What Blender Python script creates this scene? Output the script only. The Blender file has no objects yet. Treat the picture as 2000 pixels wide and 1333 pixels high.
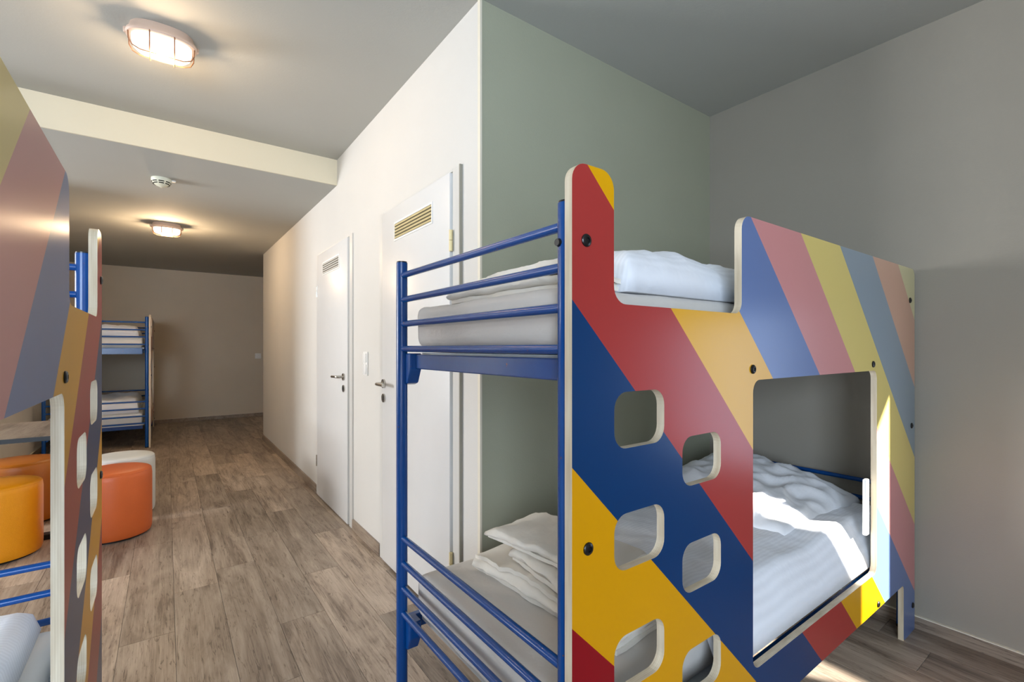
import bpy, bmesh, math, random
from mathutils import Vector, Matrix, noise
random.seed(7)
S = bpy.context.scene
COL = S.collection
# ------------------------------------------------------------------ camera
cd = bpy.data.cameras.new('camera'); cam = bpy.data.objects.new('camera', cd); COL.objects.link(cam)
F_PX = 922.96
cd.sensor_width = 36.0; cd.lens = F_PX / 2000 * 36.0; cd.shift_y = 0.00675
cd.clip_start = 0.02
cam.location = (0, 0, 1.27); cam.rotation_euler = (math.radians(90), 0, math.radians(-36.18))
S.camera = cam
# ------------------------------------------------------------------ world, sun, daylight, exposure
S.view_settings.view_transform = 'Standard'; S.view_settings.look = 'None'
S.view_settings.gamma = 1.0; S.view_settings.use_curve_mapping = False
S.view_settings.exposure = 0.72
w = bpy.data.worlds.new('sky'); S.world = w; w.use_nodes = True
bg = w.node_tree.nodes['Background']; bg.inputs[0].default_value = (0.62, 0.76, 1.0, 1); bg.inputs[1].default_value = 1.0

def sun_light(direction, strength, color, angle):
    l = bpy.data.lights.new('sun', 'SUN'); l.energy = strength; l.color = color; l.angle = angle
    o = bpy.data.objects.new('sun', l); COL.objects.link(o)
    o.rotation_euler = Vector(direction).to_track_quat('-Z', 'Y').to_euler(); o.location = (6, -6, 6)
def window_light(loc, facing, sx, sy, power, color):
    l = bpy.data.lights.new('window_daylight', 'AREA'); l.shape = 'RECTANGLE'; l.size = sx; l.size_y = sy
    l.energy = power; l.color = color
    o = bpy.data.objects.new('window_daylight', l); COL.objects.link(o)
    o.location = loc; o.rotation_euler = Vector(facing).to_track_quat('-Z', 'Y').to_euler()
sun_light((-0.6, 1.0, -0.52), 17.0, (1.0, 0.95, 0.86), 0.03)
WIN_L = (4.30, 5.60, 0.80, 2.35)     # far left wall: y0, y1, z0, z1
WIN_N = (-2.90, -0.70, 0.80, 2.25)     # wall behind the camera: x0, x1, z0, z1
WIN_R = (-0.67, 0.05, 0.53, 1.52)    # right wall: y0, y1, z0, z1
window_light((-4.56, 4.95, 1.575), (1, -0.05, 0.22), 1.5, 1.25, 165.0, (0.96, 0.97, 1.0))
window_light((-1.80, -1.76, 1.525), (0, 1, 0), 2.15, 1.4, 130.0, (0.68, 0.82, 1.0))
window_light((2.79, -0.31, 1.02), (-1, 0, 0), 0.60, 0.88, 2.5, (0.70, 0.83, 1.0))

# ------------------------------------------------------------------ materials
MATS = {}
def srgb(r, g, b):
    f = lambda c: (c/255/12.92) if c/255 <= 0.04045 else ((c/255+0.055)/1.055)**2.4
    return (f(r), f(g), f(b), 1)
def base_mat(name):
    m = bpy.data.materials.new(name); m.use_nodes = True
    MATS[name] = m
    return m, m.node_tree.nodes, m.node_tree.links, m.node_tree.nodes['Principled BSDF']
def simple(name, col, rough=0.5, metal=0.0, var=0.06, scale=8.0, bump=0.0, bscale=60.0, spec=0.5, coat=0.0):
    m, n, l, p = base_mat(name)
    p.inputs['Roughness'].default_value = rough; p.inputs['Metallic'].default_value = metal
    p.inputs['Specular IOR Level'].default_value = spec
    if coat: p.inputs['Coat Weight'].default_value = coat; p.inputs['Coat Roughness'].default_value = 0.15
    tc = n.new('ShaderNodeTexCoord')
    nz = n.new('ShaderNodeTexNoise'); nz.inputs['Scale'].default_value = scale; nz.inputs['Detail'].default_value = 5
    l.new(tc.outputs['Object'], nz.inputs['Vector'])
    mr = n.new('ShaderNodeMapRange'); mr.inputs['From Min'].default_value = 0.3; mr.inputs['From Max'].default_value = 0.7
    mr.inputs['To Min'].default_value = 1-var; mr.inputs['To Max'].default_value = 1+var
    l.new(nz.outputs['Fac'], mr.inputs['Value'])
    mx = n.new('ShaderNodeMix'); mx.data_type = 'RGBA'; mx.blend_type = 'MULTIPLY'; mx.inputs['Factor'].default_value = 1
    mx.inputs['A'].default_value = col; l.new(mr.outputs['Result'], mx.inputs['B'])
    l.new(mx.outputs['Result'], p.inputs['Base Color'])
    if bump:
        nb = n.new('ShaderNodeTexNoise'); nb.inputs['Scale'].default_value = bscale; nb.inputs['Detail'].default_value = 4
        l.new(tc.outputs['Object'], nb.inputs['Vector'])
        bp = n.new('ShaderNodeBump'); bp.inputs['Strength'].default_value = bump; bp.inputs['Distance'].default_value = 0.01
        l.new(nb.outputs['Fac'], bp.inputs['Height']); l.new(bp.outputs['Normal'], p.inputs['Normal'])
    return m
simple('wall_white', srgb(214, 211, 204), 0.75, var=0.015, scale=3, bump=0.06, bscale=140)
simple('wall_grey', srgb(166, 167, 145), 0.8, var=0.02, scale=3, bump=0.06, bscale=140)
simple('wall_stone', srgb(158, 151, 138), 0.8, var=0.02, scale=3, bump=0.06, bscale=140)
simple('wall_beige', srgb(212, 198, 176), 0.8, var=0.03, scale=2, bump=0.06, bscale=140)
simple('ceiling_paint', srgb(184, 184, 177), 0.85, var=0.015, scale=2, bump=0.05, bscale=120)
simple('door_white', srgb(222, 221, 218), 0.35, var=0.01)
simple('frame_white', srgb(208, 206, 200), 0.4, var=0.01)
simple('plastic_white', srgb(238, 237, 232), 0.35, var=0.01)
simple('cream_paint', srgb(226, 217, 192), 0.75, var=0.015, scale=3, bump=0.06, bscale=140)
simple('cream_bead', srgb(228, 220, 200), 0.5, var=0.02)
simple('steel', srgb(190, 186, 178), 0.25, metal=1.0, var=0.04)
simple('brass', srgb(226, 210, 160), 0.35, metal=0.35, var=0.05)
simple('black_plastic', srgb(18, 18, 20), 0.3, var=0.05)
simple('black_metal', srgb(16, 16, 17), 0.45, var=0.08)
simple('vent_shade', srgb(104, 96, 74), 0.8, var=0.04)
simple('gap_and_shadow', srgb(150, 146, 132), 0.7, var=0.03)
simple('dark_slot', srgb(40, 37, 30), 0.8, var=0.05)
simple('white_laminate', srgb(205, 210, 212), 0.35, var=0.01)
simple('yellow_leatherette', srgb(236, 150, 10), 0.42, var=0.03, bump=0.12, bscale=220)
simple('amber_leatherette', srgb(176, 98, 8), 0.42, var=0.03, bump=0.12, bscale=220)
simple('orange_leatherette', srgb(216, 102, 44), 0.42, var=0.03, bump=0.12, bscale=220)
simple('white_leatherette', srgb(222, 222, 216), 0.42, var=0.02, bump=0.12, bscale=220)
simple('lamp_body', srgb(214, 186, 166), 0.45, var=0.04)
simple('wire', srgb(150, 104, 72), 0.4, metal=0.3, var=0.05)
simple('detector_cream', srgb(226, 224, 202), 0.45, var=0.02)

def cloth(name, col, stripes=False, rough=0.85, weave=900):
    m, n, l, p = base_mat(name); p.inputs['Roughness'].default_value = rough
    p.inputs['Sheen Weight'].default_value = 0.15; p.inputs['Specular IOR Level'].default_value = 0.2
    tc = n.new('ShaderNodeTexCoord')
    nz = n.new('ShaderNodeTexNoise'); nz.inputs['Scale'].default_value = 14; nz.inputs['Detail'].default_value = 8
    l.new(tc.outputs['Object'], nz.inputs['Vector'])
    bp = n.new('ShaderNodeBump'); bp.inputs['Strength'].default_value = 0.22; bp.inputs['Distance'].default_value = 0.02
    l.new(nz.outputs['Fac'], bp.inputs['Height']); l.new(bp.outputs['Normal'], p.inputs['Normal'])
    if stripes:
        wv = n.new('ShaderNodeTexWave'); wv.bands_direction = 'Y'; wv.inputs['Scale'].default_value = 22; wv.inputs['Distortion'].default_value = 0.6
        wv.inputs['Detail'].default_value = 1
        l.new(tc.outputs['Object'], wv.inputs['Vector'])
        mx = n.new('ShaderNodeMix'); mx.data_type = 'RGBA'
        mx.inputs['A'].default_value = col; mx.inputs['B'].default_value = tuple(c*0.93 for c in col[:3])+(1,)
        l.new(wv.outputs['Fac'], mx.inputs['Factor']); l.new(mx.outputs['Result'], p.inputs['Base Color'])
        mr = n.new('ShaderNodeMapRange'); mr.inputs['To Min'].default_value = 0.55; mr.inputs['To Max'].default_value = 0.9
        l.new(wv.outputs['Fac'], mr.inputs['Value']); l.new(mr.outputs['Result'], p.inputs['Roughness'])
    else:
        p.inputs['Base Color'].default_value = col
cloth('sheet_white', srgb(224, 222, 216)); cloth('duvet_white', srgb(242, 244, 249), True); cloth('pillow_white', srgb(240, 241, 244))
cloth('towel_white', srgb(236, 230, 218)); cloth('sheet_grey', srgb(210, 204, 196))

def paint_blue():
    m, n, l, p = base_mat('blue_enamel')
    p.inputs['Roughness'].default_value = 0.26
    tc = n.new('ShaderNodeTexCoord')
    nz = n.new('ShaderNodeTexNoise'); nz.inputs['Scale'].default_value = 42; nz.inputs['Detail'].default_value = 6; nz.inputs['Roughness'].default_value = 0.65
    l.new(tc.outputs['Object'], nz.inputs['Vector'])
    cr = n.new('ShaderNodeValToRGB'); e = cr.color_ramp.elements
    e[0].position = 0.0; e[0].color = srgb(0, 74, 146); e[1].position = 0.69; e[1].color = srgb(0, 68, 138)
    a = e.new(0.71); a.color = srgb(96, 70, 60)
    b = e.new(0.78); b.color = srgb(120, 104, 96)
    l.new(nz.outputs['Fac'], cr.inputs['Fac']); l.new(cr.outputs['Color'], p.inputs['Base Color'])
paint_blue()

def stripes():
    m, n, l, p = base_mat('striped_laminate')
    p.inputs['Roughness'].default_value = 0.28; p.inputs['Specular IOR Level'].default_value = 0.38
    uv = n.new('ShaderNodeUVMap'); uv.uv_map = 'panel'
    sx = n.new('ShaderNodeSeparateXYZ'); l.new(uv.outputs['UV'], sx.inputs[0])
    ad = n.new('ShaderNodeMath'); ad.operation = 'ADD'; l.new(sx.outputs['X'], ad.inputs[0]); l.new(sx.outputs['Y'], ad.inputs[1])
    sb = n.new('ShaderNodeMath'); sb.operation = 'SUBTRACT'; l.new(ad.outputs[0], sb.inputs[0]); sb.inputs[1].default_value = 0.737-0.3076*2
    dv = n.new('ShaderNodeMath'); dv.operation = 'DIVIDE'; l.new(sb.outputs[0], dv.inputs[0]); dv.inputs[1].default_value = 0.3076*12
    cr = n.new('ShaderNodeValToRGB'); cr.color_ramp.interpolation = 'CONSTANT'; e = cr.color_ramp.elements
    tones = [(4, 54, 104), (146, 8, 24), (220, 156, 0), (0, 54, 104), (168, 54, 50), (222, 162, 0), (98, 120, 168), (206, 138, 136), (222, 200, 116), (138, 152, 162), (208, 164, 138), (214, 206, 160)]
    e[0].position = 0.0; e[0].color = srgb(*tones[0]); e[1].position = 1/12; e[1].color = srgb(*tones[1])
    for k in range(2, 12): a = e.new(k/12); a.color = srgb(*tones[k])
    l.new(dv.outputs[0], cr.inputs['Fac']); l.new(cr.outputs['Color'], p.inputs['Base Color'])
    nb = n.new('ShaderNodeTexNoise'); nb.inputs['Scale'].default_value = 500
    tc = n.new('ShaderNodeTexCoord'); l.new(tc.outputs['Object'], nb.inputs['Vector'])
    bp = n.new('ShaderNodeBump'); bp.inputs['Strength'].default_value = 0.03; bp.inputs['Distance'].default_value = 0.002
    l.new(nb.outputs['Fac'], bp.inputs['Height']); l.new(bp.outputs['Normal'], p.inputs['Normal'])
stripes()

def plywood():
    m, n, l, p = base_mat('plywood_edge'); p.inputs['Roughness'].default_value = 0.5
    tc = n.new('ShaderNodeTexCoord')
    sp = n.new('ShaderNodeSeparateXYZ'); l.new(tc.outputs['Object'], sp.inputs[0])
    ml = n.new('ShaderNodeMath'); ml.operation = 'MULTIPLY'; ml.inputs[1].default_value = 1500; l.new(sp.outputs['Y'], ml.inputs[0])
    sn = n.new('ShaderNodeMath'); sn.operation = 'SINE'; l.new(ml.outputs[0], sn.inputs[0])
    mp = n.new('ShaderNodeMapping'); mp.inputs['Scale'].default_value = (14, 60, 5); l.new(tc.outputs['Object'], mp.inputs['Vector'])
    nz = n.new('ShaderNodeTexNoise'); nz.inputs['Scale'].default_value = 1; nz.inputs['Detail'].default_value = 4; l.new(mp.outputs[0], nz.inputs['Vector'])
    mm = n.new('ShaderNodeMath'); mm.operation = 'MULTIPLY_ADD'; l.new(sn.outputs[0], mm.inputs[0]); mm.inputs[1].default_value = 0.07; l.new(nz.outputs['Fac'], mm.inputs[2])
    cr = n.new('ShaderNodeValToRGB'); e = cr.color_ramp.elements
    e[0].position = 0.2; e[0].color = srgb(188, 168, 138); e[1].position = 0.75; e[1].color = srgb(226, 214, 190)
    l.new(mm.outputs[0], cr.inputs['Fac']); l.new(cr.outputs['Color'], p.inputs['Base Color'])
plywood()

def wood(name, dark, mid, light, grain=1.0, rough=0.42, vary=True):
    m, n, l, p = base_mat(name); p.inputs['Roughness'].default_value = rough
    p.inputs['Specular IOR Level'].default_value = 0.4
    tc = n.new('ShaderNodeTexCoord'); oi = n.new('ShaderNodeObjectInfo')
    vm = n.new('ShaderNodeVectorMath'); vm.operation = 'MULTIPLY_ADD'
    cb = n.new('ShaderNodeCombineXYZ'); 
    for k in range(3): l.new(oi.outputs['Random'], cb.inputs[k])
    vm2 = n.new('ShaderNodeVectorMath'); vm2.operation = 'SCALE'; vm2.inputs['Scale'].default_value = 37.0; l.new(cb.outputs[0], vm2.inputs[0])
    va = n.new('ShaderNodeVectorMath'); va.operation = 'ADD'; l.new(tc.outputs['Object'], va.inputs[0]); l.new(vm2.outputs[0], va.inputs[1])
    mp = n.new('ShaderNodeMapping'); mp.inputs['Scale'].default_value = (9, 1.5, 9); l.new(va.outputs[0], mp.inputs['Vector'])
    n1 = n.new('ShaderNodeTexNoise'); n1.inputs['Scale'].default_value = 1.0; n1.inputs['Detail'].default_value = 8; n1.inputs['Roughness'].default_value = 0.62; n1.inputs['Distortion'].default_value = 1.1
    l.new(mp.outputs[0], n1.inputs['Vector'])
    mp2 = n.new('ShaderNodeMapping'); mp2.inputs['Scale'].default_value = (110, 4, 110); l.new(va.outputs[0], mp2.inputs['Vector'])
    n2 = n.new('ShaderNodeTexNoise'); n2.inputs['Scale'].default_value = 1.0; n2.inputs['Detail'].default_value = 5; n2.inputs['Distortion'].default_value = 0.8
    l.new(mp2.outputs[0], n2.inputs['Vector'])
    ma = n.new('ShaderNodeMath'); ma.operation = 'MULTIPLY_ADD'; l.new(n2.outputs['Fac'], ma.inputs[0]); ma.inputs[1].default_value = 0.5*grain; l.new(n1.outputs['Fac'], ma.inputs[2])
    cr = n.new('ShaderNodeValToRGB'); e = cr.color_ramp.elements
    e[0].position = 0.50; e[0].color = dark; e[1].position = 0.98; e[1].color = light
    a = e.new(0.70); a.color = mid
    mp3 = n.new('ShaderNodeMapping'); mp3.inputs['Scale'].default_value = (70, 7, 70); l.new(va.outputs[0], mp3.inputs['Vector'])
    n3 = n.new('ShaderNodeTexNoise'); n3.inputs['Scale'].default_value = 1.0; n3.inputs['Detail'].default_value = 6; n3.inputs['Roughness'].default_value = 0.7; n3.inputs['Distortion'].default_value = 1.6
    l.new(mp3.outputs[0], n3.inputs['Vector'])
    cm = n.new('ShaderNodeMapRange'); cm.inputs['From Min'].default_value = 0.36; cm.inputs['From Max'].default_value = 0.44; cm.inputs['To Min'].default_value = 0.22; cm.inputs['To Max'].default_value = 0.0
    l.new(n3.outputs['Fac'], cm.inputs['Value'])
    sb = n.new('ShaderNodeMath'); sb.operation = 'SUBTRACT'; l.new(ma.outputs[0], sb.inputs[0]); l.new(cm.outputs['Result'], sb.inputs[1])
    l.new(sb.outputs[0], cr.inputs['Fac'])
    if vary:
        mr = n.new('ShaderNodeMapRange'); mr.inputs['To Min'].default_value = 0.72; mr.inputs['To Max'].default_value = 1.24; l.new(oi.outputs['Random'], mr.inputs['Value'])
        mx = n.new('ShaderNodeMix'); mx.data_type = 'RGBA'; mx.blend_type = 'MULTIPLY'; mx.inputs['Factor'].default_value = 1
        l.new(cr.outputs['Color'], mx.inputs['A']); l.new(mr.outputs['Result'], mx.inputs['B']); l.new(mx.outputs['Result'], p.inputs['Base Color'])
    else: l.new(cr.outputs['Color'], p.inputs['Base Color'])
    bp = n.new('ShaderNodeBump'); bp.inputs['Strength'].default_value = 0.12; bp.inputs['Distance'].default_value = 0.003
    l.new(n2.outputs['Fac'], bp.inputs['Height']); l.new(bp.outputs['Normal'], p.inputs['Normal'])
wood('oak_plank', srgb(112, 97, 84), srgb(160, 143, 126), srgb(196, 180, 162), 0.9)
wood('oak_skirting', srgb(104, 90, 78), srgb(146, 130, 114), srgb(170, 154, 136), vary=False)
wood('table_wood', srgb(84, 72, 62), srgb(124, 110, 98), srgb(150, 136, 122), vary=False)

def glow(name, col, strength):
    m, n, l, p = base_mat(name)
    p.inputs['Base Color'].default_value = (0.9, 0.88, 0.84, 1); p.inputs['Roughness'].default_value = 0.3
    p.inputs['Emission Color'].default_value = col; p.inputs['Emission Strength'].default_value = strength
glow('lamp_glass', (1.0, 0.86, 0.70, 1), 1.5)

# ------------------------------------------------------------------ mesh helpers
class MB:
    def __init__(s, my=1): s.bm = bmesh.new(); s.my = my
    def v(s, p): return s.bm.verts.new((p[0], p[1]*s.my, p[2]))
    def box(s, lo, hi, bevel=0.0, seg=2):
        t = bmesh.new()
        bmesh.ops.create_cube(t, size=1)
        for v in t.verts: v.co = Vector([(lo[k]+hi[k])/2 + v.co[k]*(hi[k]-lo[k]) for k in range(3)])
        if bevel: bmesh.ops.bevel(t, geom=t.edges[:], offset=bevel, segments=seg, profile=0.5, affect='EDGES')
        s.join(t); return s
    def join(s, t):
        mp = {}
        for v in t.verts: mp[v] = s.v(v.co)
        for f in t.faces:
            try: s.bm.faces.new([mp[v] for v in f.verts])
            except ValueError: pass
        t.free()
    def tube(s, a, b, r, n=12, r2=None):
        a, b = Vector(a), Vector(b); d = (b-a).normalized()
        u = d.orthogonal().normalized(); w_ = d.cross(u); r2 = r if r2 is None else r2
        ra = [s.v(a + r*(math.cos(2*math.pi*k/n)*u + math.sin(2*math.pi*k/n)*w_)) for k in range(n)]
        rb = [s.v(b + r2*(math.cos(2*math.pi*k/n)*u + math.sin(2*math.pi*k/n)*w_)) for k in range(n)]
        for k in range(n): s.bm.faces.new([ra[k], ra[(k+1) % n], rb[(k+1) % n], rb[k]])
        s.bm.faces.new(ra[::-1]); s.bm.faces.new(rb); return s
    def path(s, pts, r, n=8):
        pts = [Vector(p) for p in pts]; rings = []
        for i, p in enumerate(pts):
            d = (pts[min(i+1, len(pts)-1)] - pts[max(i-1, 0)]).normalized()
            u = d.cross(Vector((0.13, 0.29, 0.95))).normalized(); w_ = d.cross(u)
            rings.append([s.v(p + r*(math.cos(2*math.pi*k/n)*u + math.sin(2*math.pi*k/n)*w_)) for k in range(n)])
        for a, b in zip(rings, rings[1:]):
            for k in range(n): s.bm.faces.new([a[k], a[(k+1) % n], b[(k+1) % n], b[k]])
        s.bm.faces.new(rings[0][::-1]); s.bm.faces.new(rings[-1]); return s
    def lathe(s, prof, n=32, c=(0, 0, 0), ax=1.0, ay=1.0, pw=2.0):
        rings = []
        for (r, z) in prof:
            ring = []
            for k in range(n):
                a = 2*math.pi*k/n; ca, sa = math.cos(a), math.sin(a)
                f = (abs(ca)**pw + abs(sa)**pw)**(-1/pw)
                ring.append(s.v((c[0]+r*ax*ca*f, c[1]+r*ay*sa*f, c[2]+z)))
            rings.append(ring)
        for a, b in zip(rings, rings[1:]):
            for k in range(n): s.bm.faces.new([a[k], a[(k+1) % n], b[(k+1) % n], b[k]])
        s.bm.faces.new(rings[0][::-1]); s.bm.faces.new(rings[-1]); return s
    def prism(s, poly, lo, hi):       # plan polygon extruded in z
        a = [s.v((p[0], p[1], lo)) for p in poly]; b = [s.v((p[0], p[1], hi)) for p in poly]; n = len(poly)
        for k in range(n): s.bm.faces.new([a[k], a[(k+1) % n], b[(k+1) % n], b[k]])
        s.bm.faces.new(a[::-1]); s.bm.faces.new(b); return s
    def build(s, name, mat, parent=None, smooth=True, angle=40):
        bmesh.ops.recalc_face_normals(s.bm, faces=s.bm.faces[:])
        me = bpy.data.meshes.new(name); s.bm.to_mesh(me); s.bm.free()
        for m in (mat if isinstance(mat, (list, tuple)) else [mat]): me.materials.append(MATS[m])
        if smooth:
            for p in me.polygons: p.use_smooth = True
            me.set_sharp_from_angle(angle=math.radians(angle))
        o = bpy.data.objects.new(name, me); COL.objects.link(o); o.parent = parent
        return o
def tag(o, label=None, cat=None, group=None, kind=None):
    if label: o['label'] = label
    if cat: o['category'] = cat
    if group: o['group'] = group
    if kind: o['kind'] = kind
    return o
def empty(name, loc, rz=0):
    o = bpy.data.objects.new(name, None); COL.objects.link(o); o.location = loc; o.rotation_euler = (0, 0, rz)
    o.empty_display_size = 0.1
    return o
def recentre(o):
    me = o.data; n = len(me.vertices)
    xs = [v.co for v in me.vertices]
    c = Vector(((min(v.x for v in xs)+max(v.x for v in xs))/2, (min(v.y for v in xs)+max(v.y for v in xs))/2, min(v.z for v in xs)))
    me.transform(Matrix.Translation(-c)); o.location = c
    return o

# ------------------------------------------------------------------ the room
XF0 = -4.5
XL, XR, YN, YB = -1.25, 2.75, -1.70, 9.92
HC, HL, YBEAM = 2.72, 2.525, 3.75
YA = 1.66                                  # wall behind the bunk in the alcove
CW0, CW1 = (1.050, YA), (1.085, 7.33)      # face of the wall with the doors
def cwx(y): return CW0[0] + (CW1[0]-CW0[0])*(y-CW0[1])/(CW1[1]-CW0[1])

floor = tag(MB().box((-4.7, YN-0.2, -0.10), (3.0, YB+0.2, -0.0035)).build('floor', 'dark_slot', smooth=False), kind='structure')
# floor planks, laid along the corridor
PW, PL = 0.1955, 1.22
def plank_mesh(length):
    b = MB(); b.box((-PW/2+0.0006, -length/2+0.0006, -0.006), (PW/2-0.0006, length/2-0.0006, 0.0), 0.0009, 1)
    o = b.build('plank', 'oak_plank', smooth=False); me = o.data; bpy.data.objects.remove(o); return me
PM = {}
def plank(x, y0, y1):
    k = round(y1-y0, 3)
    if k not in PM: PM[k] = plank_mesh(k)
    o = bpy.data.objects.new('plank', PM[k]); COL.objects.link(o); o.parent = floor; o.location = (x, (y0+y1)/2, 0)
x = 0.0318 - PW*11 + PW/2
offs = {}
ci = 0
while x - PW/2 < XR:
    off = [0.0, 0.42, 0.86, 0.22, 0.64, 1.04][ci % 6]; y = YN - PL + off
    while y < YB:
        y0, y1 = max(y, YN), min(y+PL, YB); y += PL
        if y1-y0 < 0.02: continue
        if x - PW/2 > 1.20 and y0 > YA+0.1 and y1 < 7.35: continue
        if x - PW/2 > 1.20 and y0 < YA+0.1 < y1: y1 = YA+0.1
        if x - PW/2 > 1.20 and y0 < 7.3 < y1 and y0 > 2: y0 = 7.3
        plank(x, y0, y1)
    x += PW; ci += 1

T = 0.14
def wall_y(name, xa, xb, y0, y1, z1, mat, hole=None):   # a wall whose face is at x = const, with a window hole (y0,y1,z0,z1)
    b = MB()
    if hole is None: b.box((xa, y0, 0), (xb, y1, z1))
    else:
        h = hole
        b.box((xa, y0, 0), (xb, h[0], z1)); b.box((xa, h[1], 0), (xb, y1, z1))
        b.box((xa, h[0], 0), (xb, h[1], h[2])); b.box((xa, h[0], h[3]), (xb, h[1], z1))
    return tag(b.build(name, mat, smooth=False), kind='structure')
XF = -4.5                                  # the room opens to the left as far as this window wall
wall_y('wall_left', XL-T, XL, 4.95, YB, 2.80, 'wall_white')
wall_y('wall_window', XF-T, XF, YN-T, 6.3, 2.80, 'wall_white', WIN_L)
tag(MB().box((XF, 6.3-T, 0), (XL-T, 6.3, 2.80)).build('wall_side', 'wall_white', smooth=False), kind='structure')
# unseen wall added outside, it keeps the sun off the window behind the camera
tag(MB().box((-2.4, -3.3, 0), (1.6, -2.9, 6.0)).build('wall_sun_blocker', 'wall_beige', smooth=False), kind='structure')
wall_y('wall_right', XR, XR+T, YN-T, YA+T, 2.80, 'wall_stone', WIN_R)
b = MB(); h = WIN_N
b.box((XF-T, YN-T, 0), (h[0], YN, 2.80)); b.box((h[1], YN-T, 0), (XR, YN, 2.80))
b.box((h[0], YN-T, 0), (h[1], YN, h[2])); b.box((h[0], YN-T, h[3]), (h[1], YN, 2.80))
tag(b.build('wall_near', 'wall_white', smooth=False), kind='structure')
tag(MB().box((CW0[0]+0.004, YA, 0), (XR, YA+T, 2.80)).build('wall_alcove', 'wall_grey', smooth=False), kind='structure')
tag(MB().prism([CW0, (CW0[0]+0.004, YA), (CW0[0]+0.004, YA+T), (CW1[0]+T, YA+T), (CW1[0]+T, CW1[1]), CW1], 0, 2.80).build('wall_corridor', 'wall_white', smooth=False), kind='structure')
tag(MB().box((XL-T, YB, 0), (2.9, YB+T, 2.80)).build('wall_back', 'wall_beige', smooth=False), kind='structure')
tag(MB().box((2.6, 7.33-T, 0), (2.6+T, YB, 2.80)).build('wall_recess', 'wall_beige', smooth=False), kind='structure')
tag(MB().box((CW1[0]+T, 7.33-T, 0), (2.6, 7.33, 2.80)).build('wall_passage', 'wall_beige', smooth=False), kind='structure')
# ceilings: high part near the camera, beam, lower part beyond
tag(MB().box((XF0-T, YN-T, HC), (XR+T, YBEAM+0.10, HC+0.12)).build('ceiling', 'ceiling_paint', smooth=False), kind='structure')
b = MB()
vs = []
z1 = 2.60
lo = [b.v(p) for p in ((XF0-T, YBEAM, HL), (2.9, YBEAM, HL), (2.9, YB+T, z1), (XF0-T, YB+T, z1))]
hi = [b.v(p) for p in ((XF0-T, YBEAM, HC+0.1), (2.9, YBEAM, HC+0.1), (2.9, YB+T, HC+0.1), (XF0-T, YB+T, HC+0.1))]
b.bm.faces.new(lo); b.bm.faces.new(hi)
for k in range(4): b.bm.faces.new([lo[k], lo[(k+1) % 4], hi[(k+1) % 4], hi[k]])
tag(b.build('ceiling_lowered', 'ceiling_paint', smooth=False), kind='structure')
tag(MB().box((XF0, YBEAM-0.012, HL), (cwx(YBEAM), YBEAM, HC)).build('trim_1', 'cream_paint', smooth=False), 'pale face of the step in the ceiling', kind='structure')
tag(MB().box((CW0[0]-0.004, YA-0.006, 0), (CW0[0]+0.006, YA+0.012, HC)).build('trim_2', 'cream_bead', smooth=False), 'cream corner bead', kind='structure')

# skirting boards
def skirting(name, lo, hi, cap):
    o = MB().box(lo, hi, 0.002, 1).build(name, 'oak_skirting', smooth=False); tag(o, kind='structure')
    MB().box(cap[0], cap[1]).build('top_edge', 'cream_bead', o, smooth=False)
    return o
skirting('baseboard_right', (XR-0.014, YN, 0), (XR, YA, 0.053), ((XR-0.012, YN, 0.053), (XR, YA, 0.0575)))
skirting('baseboard_alcove', (CW0[0]+0.1, YA-0.014, 0), (XR-0.014, YA, 0.053), ((CW0[0]+0.1, YA-0.012, 0.053), (XR-0.014, YA, 0.0575)))
skirting('baseboard_back', (XL, YB-0.014, 0), (2.6, YB, 0.06), ((XL, YB-0.012, 0.06), (2.6, YB, 0.064)))
skirting('baseboard_left', (XL, 4.95, 0), (XL+0.014, YB-0.014, 0.06), ((XL, 4.95, 0.06), (XL+0.012, YB-0.014, 0.064)))
for i, (ya, yb) in enumerate(((CW0[1]+0.02, 1.79), (2.80, 3.325), (4.345, 7.33))):
    b = MB(); b.prism([(cwx(ya)-0.014, ya), (cwx(ya)+0.002, ya), (cwx(yb)+0.002, yb), (cwx(yb)-0.014, yb)], 0, 0.07)
    tag(b.build(['baseboard_corner', 'baseboard_between_doors', 'baseboard_corridor'][i], 'oak_skirting', smooth=False), kind='structure')

# windows (outside the photograph's frame, they let the daylight in)
def window(name, axis, at, a0, a1, z0, z1, inward):
    root = empty(name, (0, 0, 0)); tag(root, kind='structure')
    t = 0.05
    def piece(nm, p0, p1, q0, q1):
        d0, d1 = (at-0.03, at+0.03)
        if axis == 'y': lo, hi = (d0, p0, q0), (d1, p1, q1)
        else: lo, hi = (p0, d0, q0), (p1, d1, q1)
        MB().box(lo, hi, 0.004, 1).build(nm, 'frame_white', root, smooth=False)
    piece('window_frame', a0, a0+t, z0, z1); piece('window_frame', a1-t, a1, z0, z1)
    piece('window_frame', a0+t, a1-t, z0, z0+t); piece('window_frame', a0+t, a1-t, z1-t, z1)
    if a1-a0 > 1: piece('mullion', (a0+a1)/2-0.025, (a0+a1)/2+0.025, z0+t, z1-t)
window('window_1', 'y', XF-0.10, *WIN_L, 1)
window('window_2', 'x', YN-0.09, *WIN_N, 1)
window('window_3', 'y', XR+0.08, *WIN_R, 1)

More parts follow.
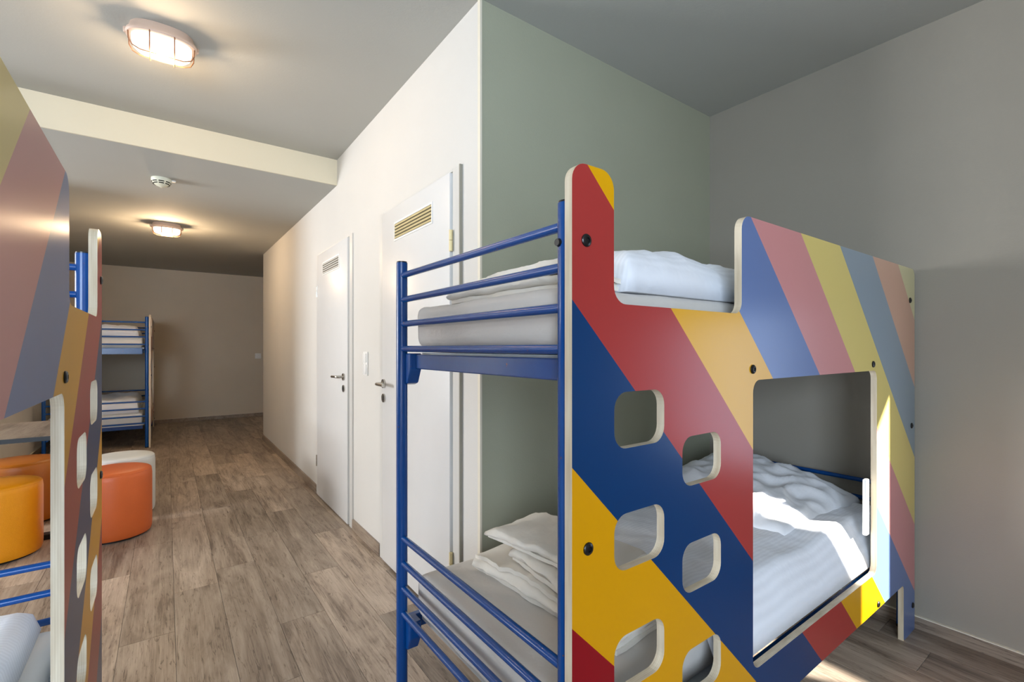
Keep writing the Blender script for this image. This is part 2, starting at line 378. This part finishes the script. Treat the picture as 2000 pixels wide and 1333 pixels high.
# ------------------------------------------------------------------ doors in the corridor wall
def door(name, label, ya, yb, hinge_near, handle_y):
    root = empty(name, (cwx((ya+yb)/2), (ya+yb)/2, 0), math.atan2(-(CW1[0]-CW0[0]), CW1[1]-CW0[1]))
    tag(root, label, kind='structure')
    m = (ya+yb)/2; hw = (yb-ya)/2
    # local: y along wall, -x into the room
    MB().box((-0.022, -hw, 0.012), (0.018, hw, 2.062), 0.004, 2).build('door_leaf', 'door_white', root)
    f = MB()
    f.box((-0.010, -hw-0.072, 0), (0.02, -hw-0.006, 2.078), 0.002, 1); f.box((-0.010, hw+0.006, 0), (0.02, hw+0.072, 2.078), 0.002, 1)
    f.box((-0.010, -hw-0.006, 2.066), (0.02, hw+0.006, 2.078), 0.001, 1)
    f.build('door_frame', 'frame_white', root, smooth=False)
    g = MB(); g.box((-0.0035, -hw-0.0075, 0), (0.0, hw+0.0075, 2.0665)); g.build('rebate_gap', 'gap_and_shadow', root, smooth=False)
    hs = -1 if hinge_near else 1
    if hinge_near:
        MB().box((-0.014, -hw-0.079, 0.0), (0.0, -hw-0.072, 2.078)).build('painted_shadow_line', 'gap_and_shadow', root, smooth=False)  # raised strip, its grey stands in for the shadow line beside the frame
    for hz in (0.30, 1.75):
        h_ = MB().tube((-0.020, hs*(hw+0.009), hz-0.045), (-0.020, hs*(hw+0.009), hz+0.002), 0.0085, 12).tube((-0.020, hs*(hw+0.009), hz+0.004), (-0.020, hs*(hw+0.009), hz+0.05), 0.0085, 12)
        h_.build('hinge', 'brass' if hinge_near else 'steel', root)
    hy = handle_y - m; dirn = 1 if hinge_near is False else -1
    ros = MB().tube((-0.022, hy, 1.06), (-0.031, hy, 1.06), 0.026, 24).build('handle_rose', 'steel', root)
    MB().path([(-0.028, hy, 1.06), (-0.062, hy, 1.06), (-0.072, hy+0.012*dirn, 1.06), (-0.074, hy+0.03*dirn, 1.06), (-0.074, hy+0.125*dirn, 1.058)], 0.0095, 10).build('lever', 'steel', ros)
    key = MB().tube((-0.022, hy, 0.975), (-0.029, hy, 0.975), 0.026, 24).build('keyhole_rose', 'steel', root)
    MB().box((-0.0305, hy-0.003, 0.962), (-0.029, hy+0.003, 0.986)).build('keyhole', 'black_metal', key, smooth=False)
    gy = -0.012 if hinge_near else 0.005
    gf = MB(); z0, z1, w2 = 1.868, 1.972, 0.238
    gf.box((-0.026, gy-w2, z0), (-0.022, gy+w2, z0+0.010)); gf.box((-0.026, gy-w2, z1-0.010), (-0.022, gy+w2, z1))
    gf.box((-0.026, gy-w2, z0+0.010), (-0.022, gy-w2+0.008, z1-0.010)); gf.box((-0.026, gy+w2-0.008, z0+0.010), (-0.022, gy+w2, z1-0.010))
    vent = gf.build('vent_grille', 'plastic_white', root, smooth=False)
    MB().box((-0.0228, gy-w2+0.008, z0+0.010), (-0.0221, gy+w2-0.008, z1-0.010)).build('vent_opening', 'vent_shade', vent, smooth=False)
    for k in range(5):
        zz = z0 + 0.013 + k*0.0172
        s_ = MB(); a = [s_.v(p) for p in ((-0.024, gy-w2+0.008, zz+0.011), (-0.024, gy+w2-0.008, zz+0.011), (-0.0275, gy+w2-0.008, zz), (-0.0275, gy-w2+0.008, zz))]
        c = [s_.v(p) for p in ((-0.0232, gy-w2+0.008, zz+0.0095), (-0.0232, gy+w2-0.008, zz+0.0095), (-0.026, gy+w2-0.008, zz-0.0012), (-0.026, gy-w2+0.008, zz-0.0012))]
        s_.bm.faces.new(a); s_.bm.faces.new(c)
        for q in range(4): s_.bm.faces.new([a[q], a[(q+1) % 4], c[(q+1) % 4], c[q]])
        s_.build('slat', 'brass' if hinge_near else 'frame_white', vent, smooth=False)
door('door_1', 'white flush door nearest the bunk, brass vent grille and hinge', 1.884, 2.722, True, 2.690)
door('door_2', 'white flush door further along the corridor wall', 3.406, 4.262, False, 3.485)

# light switch and socket plate between the doors, small wall box on the far wall
r = empty('light_switch', (cwx(3.066), 3.066, 1.167)); tag(r, 'white double switch plate on the wall between the two doors', 'light switch')
MB().box((-0.010, -0.041, -0.078), (0.001, 0.041, 0.078), 0.004, 2).build('plate', 'plastic_white', r)
for z in (-0.036, 0.036): MB().box((-0.016, -0.030, z-0.030), (-0.009, 0.030, z+0.030), 0.003, 2).build('rocker', 'plastic_white', r)
r = empty('wall_thermostat', (1.38, YB, 1.12)); tag(r, 'small white square wall control on the far beige wall', 'wall control')
MB().box((-0.05, -0.025, -0.05), (0.05, 0.001, 0.05), 0.006, 2).build('housing', 'plastic_white', r)
MB().tube((0, -0.024, 0), (0, -0.034, 0), 0.022, 20).build('dial', 'plastic_white', r)

# ------------------------------------------------------------------ bunk beds
def rounded(pts):     # [(x, z, r)] -> polyline with rounded corners
    out = []; n = len(pts)
    for i in range(n):
        p0 = Vector(pts[i-1][:2]); p = Vector(pts[i][:2]); p1 = Vector(pts[(i+1) % n][:2]); r = pts[i][2]
        if r <= 0: out.append(p); continue
        a = (p0-p).normalized(); c = (p1-p).normalized()
        s_, e_ = p + a*r, p + c*r; cen = p + a*r + c*r
        for k in range(8):
            t = k/7*math.pi/2
            out.append(cen - c*r*math.cos(t) - a*r*math.sin(t))
    return out
def rrect(x0, x1, z0, z1, r): return rounded([(x0, z0, r), (x1, z0, r), (x1, z1, r), (x0, z1, r)])
PANEL_L = 2.115
def panel(parent, my, top=1.624, zs=1.0):
    thick = 0.020
    outer = rounded([(0, 0, 0), (0.15, 0, 0), (0.15, 0.243, 0.02), (1.960, 0.243, 0.02), (1.960, 0, 0), (PANEL_L, 0, 0),
                     (PANEL_L, 1.624, 0.035), (0.613, 1.624, 0.04), (0.613, 1.360, 0.032), (0.116, 1.360, 0.036), (0.116, 1.624, 0.036), (0, 1.624, 0.036)])
    holes = [rrect(0.672, 1.630, 0.389, 1.182, 0.035)]
    for k in range(3):
        holes.append(rrect(0.117, 0.281, 1.062-0.2515*k, 1.179-0.2515*k, 0.036))
        holes.append(rrect(0.349, 0.512, 0.945-0.2515*k, 1.062-0.2515*k, 0.036))
    t = bmesh.new()
    edges = []
    for loop in [outer] + holes:
        vs = [t.verts.new((p[0], 0, p[1]*zs)) for p in loop]
        edges += [t.edges.new((vs[k], vs[(k+1) % len(vs)])) for k in range(len(vs))]
    bmesh.ops.triangle_fill(t, edges=edges, use_beauty=True)
    ret = bmesh.ops.extrude_face_region(t, geom=t.faces[:])
    for v in [g for g in ret['geom'] if isinstance(g, bmesh.types.BMVert)]: v.co.y += thick
    b = MB(my); b.join(t)
    o = b.build('panel', ['striped_laminate', 'white_laminate', 'plywood_edge'], parent, smooth=False)
    me = o.data; uv = me.uv_layers.new(name='panel')
    for p in me.polygons:
        ny = p.normal.y*my
        p.material_index = 0 if ny < -0.9 else (1 if ny > 0.9 else 2)
        for li in p.loop_indices:
            co = me.vertices[me.loops[li].vertex_index].co; uv.data[li].uv = (co.x, co.z/zs)
    for (x, z) in ((0.037, 1.477), (0.042, 0.882), (0.670, 1.212), (1.587, 1.207), (2.046, 1.481), (2.068, 0.923), (2.085, 0.116), (1.643, 0.262)):
        z *= zs
        MB(my).lathe([(0.0125, 0.0), (0.0125, 0.0025), (0.010, 0.005), (0.0055, 0.0055), (0.005, 0.003)], 16).build('bolt', 'black_plastic', o).matrix_local = \
            Matrix.Translation((x, 0, z)) @ Matrix.Rotation(math.radians(90 if my > 0 else -90), 4, 'X')
    return o
def bunk(name, label, loc, rz, my, depth, up, low, beam_u, beam_l, ptop, zs=1.0):
    root = empty(name, loc, rz); tag(root, label, 'bunk bed', 'striped bunk beds')
    pan = panel(root, my, zs=zs)
    yf, yb_ = 0.041, depth
    xa, xb = 0.025, PANEL_L-0.025
    R = 0.0185
    for (px, py) in ((xa, yf), (xa, yb_), (xb, yf), (xb, yb_)):
        o = MB(my).tube((px, py, 0.004), (px, py, ptop), R, 20).build('post', 'blue_enamel', root)
        MB(my).tube((px, py, ptop), (px, py, ptop+0.004), R*0.93, 20).build('cap', 'black_plastic', o)
        if py == yf:
            sg = -1 if px == xa else 1
            for z in (1.477*zs,): MB(my).tube((px+sg*R*0.9, py+0.004, z), (px+sg*(R+0.005), py+0.004, z), 0.009, 14, 0.007).build('bolt_nut', 'black_plastic', o)
        MB(my).tube((px, py, 0.0), (px, py, 0.012), R*1.08, 20).build('foot_cap', 'black_plastic', o)
    for px in (xa, xb):
        for z in up+low:
            MB(my).tube((px, yf, z), (px, yb_, z), 0.0102, 14).build('end_rail', 'blue_enamel', root)
        for (z0, z1) in (beam_u, beam_l):
            s_ = 1 if px == xa else -1
            ins = 0.13 if z0 < 0.6 else 0.0
            x0, x1 = sorted((px+(0.022+ins)*s_, px+(0.052+ins)*s_))
            e_ = MB(my).box((x0, yf+0.045, z0), (x1, yb_-0.045, z1), 0.003, 1).build('end_beam', 'blue_enamel', root, smooth=False)
            for py, d in ((yb_, -1),):
                t = bmesh.new()
                pr = [(py+d*0.012, z1+0.004), (py+d*0.060, z1+0.004), (py+d*0.058, z0-0.004), (py+d*0.036, z0-0.048), (py+d*0.012, z0-0.055)]
                xx = sorted((px+0.004*s_, px+0.044*s_))
                a = [t.verts.new((xx[0], q[0], q[1])) for q in pr]; c = [t.verts.new((xx[1], q[0], q[1])) for q in pr]
                t.faces.new(a); t.faces.new(c[::-1])
                for k in range(5): t.faces.new([a[k], a[(k+1) % 5], c[(k+1) % 5], c[k]])
                bmesh.ops.bevel(t, geom=t.edges[:], offset=0.003, segments=1, affect='EDGES')
                q = MB(my); q.join(t); q.build('bracket', 'blue_enamel', e_, smooth=False)
    for (z0, z1) in (beam_u, beam_l):
        for py in (yf, yb_):
            MB(my).box((xa+0.01, py-0.012, z0), (xb-0.01, py+0.012, z1), 0.003, 1).build('side_beam', 'blue_enamel', root, smooth=False)
        MB(my).box((xa+0.06, yf+0.03, z1-0.012), (xb-0.06, yb_-0.03, z1+0.006)).build('mattress_base', 'white_laminate', root, smooth=False)
    return root
UP = [1.513, 1.431, 1.350, 1.267]; LOW = [0.633, 0.549, 0.466, 0.382]
main = bunk('bunk_bed', 'large striped bunk bed in the grey alcove, with cut-out ladder holes facing the camera', (0.615, 0.65, 0), 0, 1, 0.853, UP, LOW, (1.201, 1.248), (0.316, 0.363), 1.556)
left = bunk('bunk_bed', 'striped bunk bed cut off by the left edge of the picture', (-0.163, 1.95, 0), math.radians(-90), -1, 0.853, UP, LOW, (1.201, 1.248), (0.316, 0.363), 1.556)
far = bunk('bunk_bed', 'blue-framed bunk bed standing at the far end by the beige wall', (-0.160, 7.575, 0), math.radians(90), 1, 0.985, [1.595, 1.500, 1.410, 1.315], [0.589, 0.500, 0.404, 0.315], (1.19, 1.268), (0.225, 0.295), 1.665, 1.043)
MB().box((1.588, 0.0205, 0.535), (1.620, 0.036, 0.755), 0.005, 2).build('side_box', 'plastic_white', main)

# bed linen ---------------------------------------------------------------
def puffy(name, mat, parent_m, x0, x1, y0, y1, z0f, hfun, nx=60, ny=40, edge=0.05, inset=0.0, my=1, label=None, cat=None, group=None, droop=0.0):
    """closed cloth body over a rectangle in bunk coordinates: top height hfun(x, y) above z0, rounded edges"""
    b = MB(); top, bot = [], []
    M = parent_m
    for i in range(nx+1):
        rt_, rb_ = [], []
        for j in range(ny+1):
            u, v = i/nx, j/ny; xx, yy = x0+(x1-x0)*u, y0+(y1-y0)*v
            de = min(xx-x0, x1-xx, yy-y0, y1-yy); k = min(1.0, de/edge); k = math.sqrt(max(0.0, 1-(1-k)**2))
            z0 = z0f(xx, yy) if callable(z0f) else z0f
            q = Vector((xx, yy*my, z0 + hfun(xx, yy)*k)); rt_.append(b.v(M @ q))
            if 0 < i < nx and 0 < j < ny: rb_.append(b.v(M @ Vector((xx, yy*my, z0))))
            else: rb_.append(rt_[-1])
        top.append(rt_); bot.append(rb_)
    for g, flip in ((top, 0), (bot, 1)):
        for i in range(nx):
            for j in range(ny):
                f = [g[i][j], g[i+1][j], g[i+1][j+1], g[i][j+1]]
                try: b.bm.faces.new(f[::-1] if flip else f)
                except ValueError: pass
    o = b.build(name, mat, None, angle=180); recentre(o); tag(o, label, cat, group)
    return o
def fbm(x, y, s, seed=0, oct=4):
    return noise.fractal(Vector((x*s, y*s, seed*7.3)), 0.9, 2.1, oct)
def ridge(x, y, s, seed=0):
    return 1-abs(noise.noise(Vector((x*s, y*s, seed*5.1))))*2
mw = {}
for r_ in (main, left, far): mw[r_] = Matrix.Translation(r_.location) @ Matrix.Rotation(r_.rotation_euler.z, 4, 'Z')

def mattress(bed, my, z0, h, depth, label, mat, seed=0, x0=0.062):
    M = mw[bed]
    t = bmesh.new(); bmesh.ops.create_cube(t, size=1)
    lo, hi = (x0, 0.085, z0), (PANEL_L-0.085, depth-0.022, z0+h)
    for v in t.verts: v.co = Vector([(lo[k]+hi[k])/2+v.co[k]*(hi[k]-lo[k]) for k in range(3)])
    bmesh.ops.bevel(t, geom=t.edges[:], offset=0.032, segments=5, profile=0.5, affect='EDGES')
    bmesh.ops.triangulate(t, faces=[f for f in t.faces if len(f.verts) > 4])
    bmesh.ops.subdivide_edges(t, edges=[e for e in t.edges if e.calc_length() > 0.3], cuts=24, use_grid_fill=True)
    for v in t.verts:
        c = v.co
        v.co = c + Vector((0.004*fbm(c.y*2, c.z*7, 3, seed), 0.004*fbm(c.x*2, c.z*7, 3, seed+1), 0.005*fbm(c.x, c.y*1.4, 4, seed+2)))
    b = MB()
    for v in t.verts: v.co = M @ Vector((v.co.x, v.co.y*my, v.co.z))
    b.join(t); o = b.build('mattress', mat, None, angle=60); recentre(o)
    return tag(o, label, 'mattress', 'bunk mattresses')
mattress(main, 1, 1.268, 0.137, 0.853, 'mattress in grey fitted sheet on the upper bunk in the alcove', 'sheet_grey', 1)
mattress(main, 1, 0.372, 0.138, 0.853, 'mattress in grey fitted sheet on the lower bunk in the alcove', 'sheet_grey', 2)
mattress(left, -1, 1.268, 0.10, 0.853, 'mattress on the upper bunk of the bed at the left edge', 'sheet_white', 3)
mattress(left, -1, 0.372, 0.090, 0.853, 'white mattress on the lower bunk of the bed at the left edge', 'sheet_white', 4)
mattress(far, 1, 1.275, 0.14, 0.985, 'mattress on the upper bunk at the far end of the room', 'sheet_white', 5)
mattress(far, 1, 0.302, 0.14, 0.985, 'mattress on the lower bunk at the far end of the room', 'sheet_white', 6)

# duvets and pillows
def sstep(a, b, t):
    t = min(1.0, max(0.0, (t-a)/(b-a))); return t*t*(3-2*t)
def z_main_low(x, y): return 0.400 + 0.113*sstep(0.030, 0.105, y)
def h_main_low(x, y):
    e = 0.050 + 0.018*fbm(x, y*1.5, 2.6, 11) + 0.006*ridge(x+0.5*y, y-0.3*x, 6, 12)
    return max(0.02, e)
puffy('duvet', 'duvet_white', mw[main], 0.575, 1.99, 0.026, 0.835, z_main_low, h_main_low, 110, 60, 0.05, label='pale striped duvet spread flat over the lower bunk in the alcove', cat='duvet', group='duvets')
def h_main_roll(x, y):
    e = 0.045 + 0.085*sstep(0.2, 0.6, y) + 0.030*fbm(x, y, 3.4, 21) + 0.026*ridge(x*1.3+y, y*1.6-x*0.6, 5.0, 23)
    return max(0.03, e + 0.02*sstep(1.5, 1.9, x))
puffy('pillow', 'pillow_white', mw[main], 1.25, 2.01, 0.17, 0.828, 0.548, h_main_roll, 80, 60, 0.13, label='rumpled white pillow at the head of the lower bunk in the alcove', cat='pillow', group='pillows')
def h_main_up(x, y):
    e = 0.118 + 0.014*fbm(x, y*1.5, 4, 31) + 0.012*ridge(x*1.5+y, y*0.6, 5, 32) - 0.02*(x-0.5)
    return max(0.03, e)
puffy('duvet', 'duvet_white', mw[main], 0.268, 1.95, 0.090, 0.820, 1.406, h_main_up, 100, 50, 0.09, label='white duvet on the upper bunk in the alcove, seen through the notch', cat='duvet', group='duvets')
def h_left_low(x, y):
    return max(0.02, 0.078 + 0.014*fbm(x, y, 3, 41) + 0.012*ridge(x*0.6+y, y-0.5*x, 4, 42))
puffy('duvet', 'duvet_white', mw[left], 0.066, 2.00, 0.125, 0.825, 0.466, h_left_low, 100, 50, 0.05, my=-1, label='white duvet on the lower bunk at the left edge of the picture', cat='duvet', group='duvets')
def h_far(x, y): return max(0.03, 0.12 + 0.03*fbm(x, y, 3, 51) + 0.02*ridge(x, y, 4, 52))
puffy('duvet', 'pillow_white', mw[far], 0.10, 1.4, 0.12, 0.93, 1.412, h_far, 50, 40, 0.06, label='white duvet on the upper bunk at the far end', cat='duvet', group='duvets')
puffy('duvet', 'pillow_white', mw[far], 0.10, 1.4, 0.12, 0.93, 0.439, lambda x, y: h_far(x+3, y)*1.25, 50, 40, 0.06, label='white duvet on the lower bunk at the far end', cat='duvet', group='duvets')

# folded towels: a ribbon folded over itself in layers
def towel(name, mat, c, length, width, layers, th, rz, label, group, seed, taper=0.0):
    """ribbon folded back and forth: length runs along local y (fold axis), width along local x"""
    cl = []; hw = width/2
    for k in range(layers):
        z = th*(k+0.5); d = 1 if k % 2 == 0 else -1
        for q in range(9):
            t = -1 + 2*q/8; cl.append((d*t*(hw-th*0.5)*(1-taper*k), z))
        if k < layers-1:
            for q in range(1, 5):
                a = -math.pi/2 + math.pi*q/5; cl.append((d*((hw-th*0.5)*(1-taper*k) + math.cos(a)*th*0.5), z+th/2+math.sin(a)*th*0.5))
    n = len(cl); nl = 34; b = MB(); up, dn = [], []
    for i, (x, z) in enumerate(cl):
        p0, p1 = cl[max(0, i-1)], cl[min(n-1, i+1)]; tx, tz = p1[0]-p0[0], p1[1]-p0[1]; L = math.hypot(tx, tz) or 1; nx_, nz_ = -tz/L, tx/L
        ru, rd = [], []
        for j in range(nl+1):
            v = j/nl; yy = (v-0.5)*length
            fx = 0.016*fbm(x*1.2, yy, 6, seed+int(z/th)); fy = 0.012*fbm(x*2, z*20, 3, seed+9)*(1 if v > 0.5 else -1)*abs(2*v-1)**4
            zz = z + 0.010*fbm(x*1.3, yy, 6, seed+3)*min(1.0, z/th*0.4) + 0.006*fbm(x*3, yy*3, 7, seed+4)*min(1, z/th*0.4)
            droop = -0.35*z*abs(2*v-1)**6
            o_ = th*0.44
            ru.append(b.v((x+fx+nx_*o_, yy+fy, max(0.0006, zz+droop+nz_*o_)))); rd.append(b.v((x+fx-nx_*o_, yy+fy, max(0.0004, zz+droop-nz_*o_))))
        up.append(ru); dn.append(rd)
    for i in range(n-1):
        for j in range(nl):
            b.bm.faces.new([up[i][j], up[i+1][j], up[i+1][j+1], up[i][j+1]]); b.bm.faces.new([dn[i][j], dn[i][j+1], dn[i+1][j+1], dn[i+1][j]])
        b.bm.faces.new([up[i][0], dn[i][0], dn[i+1][0], up[i+1][0]]); b.bm.faces.new([up[i][nl], up[i+1][nl], dn[i+1][nl], dn[i][nl]])
    for i in (0, n-1):
        for j in range(nl):
            f = [up[i][j], up[i][j+1], dn[i][j+1], dn[i][j]]; b.bm.faces.new(f if i == 0 else f[::-1])
    o = b.build(name, mat, None, angle=70); o.location = c; o.rotation_euler = (0, 0, rz)
    return tag(o, label, 'towel' if name == 'towel' else 'bed sheet', group)
towel('folded_sheet', 'towel_white', (1.02, 1.10, 0.509), 0.60, 0.30, 4, 0.016, math.radians(3), 'folded sheet at the bottom of the towel stack on the lower bunk', 'folded linen', 5)
towel('towel', 'towel_white', (1.02, 1.03, 0.577), 0.42, 0.26, 3, 0.0165, math.radians(-4), 'folded white towel in the middle of the lower bunk stack', 'folded linen', 15)
towel('towel', 'towel_white', (1.02, 1.12, 0.630), 0.46, 0.24, 3, 0.013, math.radians(7), 'folded white towel lying on top of the lower bunk stack', 'folded linen', 25)
towel('folded_sheet', 'towel_white', (0.802, 1.04, 1.4075), 0.54, 0.155, 3, 0.014, math.radians(2), 'folded sheet lying on the grey upper mattress', 'folded linen', 35)
towel('towel', 'towel_white', (0.802, 1.00, 1.451), 0.42, 0.14, 2, 0.015, math.radians(-5), 'folded towel on top of the sheet on the upper bunk', 'folded linen', 45)

# ------------------------------------------------------------------ poufs and table
def pouf(mat, x, y, r, h, label):
    root = empty('pouf', (x, y, 0)); tag(root, label, 'pouf', 'round poufs by the table')
    prof = [(r*0.90, 0.012), (r*0.965, 0.014), (r*0.99, 0.03), (r, 0.06), (r, h-0.05), (r*0.985, h-0.022), (r*0.94, h-0.007), (r*0.85, h), (r*0.5, h+0.004), (r*0.05, h+0.005)]
    MB().lathe(prof, 48).build('cover', mat, root)
    MB().lathe([(r*0.88, 0), (r*0.88, 0.013)], 48).build('base', 'black_plastic', root)
    MB().lathe([(r*0.972, h-0.021), (r*0.980, h-0.016), (r*0.966, h-0.012)], 48).build('seam', mat, root)
pouf('yellow_leatherette', -0.835, 4.17, 0.205, 0.45, 'yellow round pouf, nearest of the poufs under the table')
pouf('amber_leatherette', -0.865, 4.93, 0.215, 0.45, 'dark amber pouf behind the yellow one, beneath the table')
pouf('orange_leatherette', -0.285, 4.19, 0.205, 0.45, 'bright orange pouf standing in front of the white one')
pouf('white_leatherette', -0.275, 4.68, 0.205, 0.45, 'white round pouf behind the orange one')
t = empty('table', (-0.86, 4.37, 0)); tag(t, 'dark wooden table on a black pedestal behind the left bunk', 'table')
MB().box((-0.34, -0.42, 0.712), (0.31, 0.42, 0.7385), 0.002, 1).build('tabletop', 'table_wood', t, smooth=False)
MB().box((-0.338, -0.4225, 0.711), (0.3125, -0.419, 0.737)).build('edge_band', 'black_metal', t, smooth=False)
MB().box((-0.25, -0.03, 0.03), (-0.19, 0.03, 0.712), 0.003, 1).build('pedestal', 'black_metal', t, smooth=False)
MB().box((-0.33, -0.035, 0.0), (0.29, 0.035, 0.035), 0.004, 1).build('foot_bar', 'black_metal', t, smooth=False)
MB().box((-0.25, -0.03, 0.682), (0.25, 0.03, 0.712), 0.002, 1).build('top_bar', 'black_metal', t, smooth=False)

# ------------------------------------------------------------------ ceiling lamps and smoke detector
def lamp(x, y, z, label, power=7.0):
    root = empty('bulkhead_lamp', (x, y, z), 0.0); tag(root, label, 'ceiling lamp', 'caged oval ceiling lamps')
    MB().lathe([(0.112, 0.0), (0.118, -0.006), (0.124, -0.030), (0.132, -0.036), (0.134, -0.046), (0.128, -0.052), (0.110, -0.052)], 48, ax=1.0, ay=0.66, pw=2.5).build('housing', 'lamp_body', root)
    MB().lathe([(0.112, -0.050), (0.112, -0.072), (0.106, -0.094), (0.090, -0.108), (0.055, -0.113), (0.01, -0.114)], 48, ax=1.0, ay=0.66, pw=2.5).build('glass', 'lamp_glass', root)
    pl = bpy.data.lights.new('lamp_bulb', 'POINT'); pl.energy = power; pl.color = (1.0, 0.70, 0.42); pl.shadow_soft_size = 0.03
    po = bpy.data.objects.new('lamp_bulb', pl); COL.objects.link(po); po.location = (x, y, z-0.155)
    c = MB()
    for yy in (-0.028, 0.028):
        c.path([(-0.122, yy, -0.046), (-0.120, yy, -0.085), (-0.108, yy, -0.108), (-0.08, yy, -0.120), (0.08, yy, -0.120), (0.108, yy, -0.108), (0.120, yy, -0.085), (0.122, yy, -0.046)], 0.0028, 6)
    for xx in (-0.045, 0.045):
        c.path([(xx, -0.082, -0.046), (xx, -0.080, -0.088), (xx, -0.066, -0.112), (xx, -0.04, -0.122), (xx, 0.04, -0.122), (xx, 0.066, -0.112), (xx, 0.080, -0.088), (xx, 0.082, -0.046)], 0.0028, 6)
    c.build('wire_cage', 'wire', root)
    for s_ in (-1, 1): MB().box((s_*0.130-0.010, -0.009, -0.05), (s_*0.130+0.010, 0.009, -0.026), 0.004, 1).build('lug', 'lamp_body', root)
lamp(-0.015, 2.70, HC, 'glowing oval caged lamp on the high ceiling near the camera')
lamp(0.005, 6.05, 2.553, 'glowing oval caged lamp on the lowered corridor ceiling', 21.0)
r = empty('smoke_detector', (-0.03, 4.39, HL+0.0085)); tag(r, 'cream conical smoke detector on the lowered ceiling', 'smoke detector')
MB().lathe([(0.062, 0.0), (0.064, -0.018), (0.060, -0.024), (0.054, -0.038), (0.036, -0.052), (0.014, -0.062), (0.004, -0.068)], 40).build('body', 'detector_cream', r)
for k in range(8):
    a = 2*math.pi*k/8
    for (rr, zz) in ((0.0585, -0.030), (0.052, -0.0425)):
        s_ = MB(); w_ = 0.29
        ring = []
        for q in range(7):
            aa = a - w_ + 2*w_*q/6
            ring.append([s_.v(((rr+dr)*math.cos(aa), (rr+dr)*math.sin(aa), zz+dz)) for dr, dz in ((0.0010, 0.0032), (0.0002, -0.0032), (-0.004, -0.0032), (-0.004, 0.0032))])
        for p, q in zip(ring, ring[1:]):
            for m_ in range(4): s_.bm.faces.new([p[m_], p[(m_+1) % 4], q[(m_+1) % 4], q[m_]])
        s_.bm.faces.new(ring[0]); s_.bm.faces.new(ring[-1])
        s_.build('slot', 'dark_slot', r, smooth=False)
MB().box((0.060, -0.012, -0.012), (0.088, 0.012, 0.0), 0.003, 1).build('clip', 'plastic_white', r)
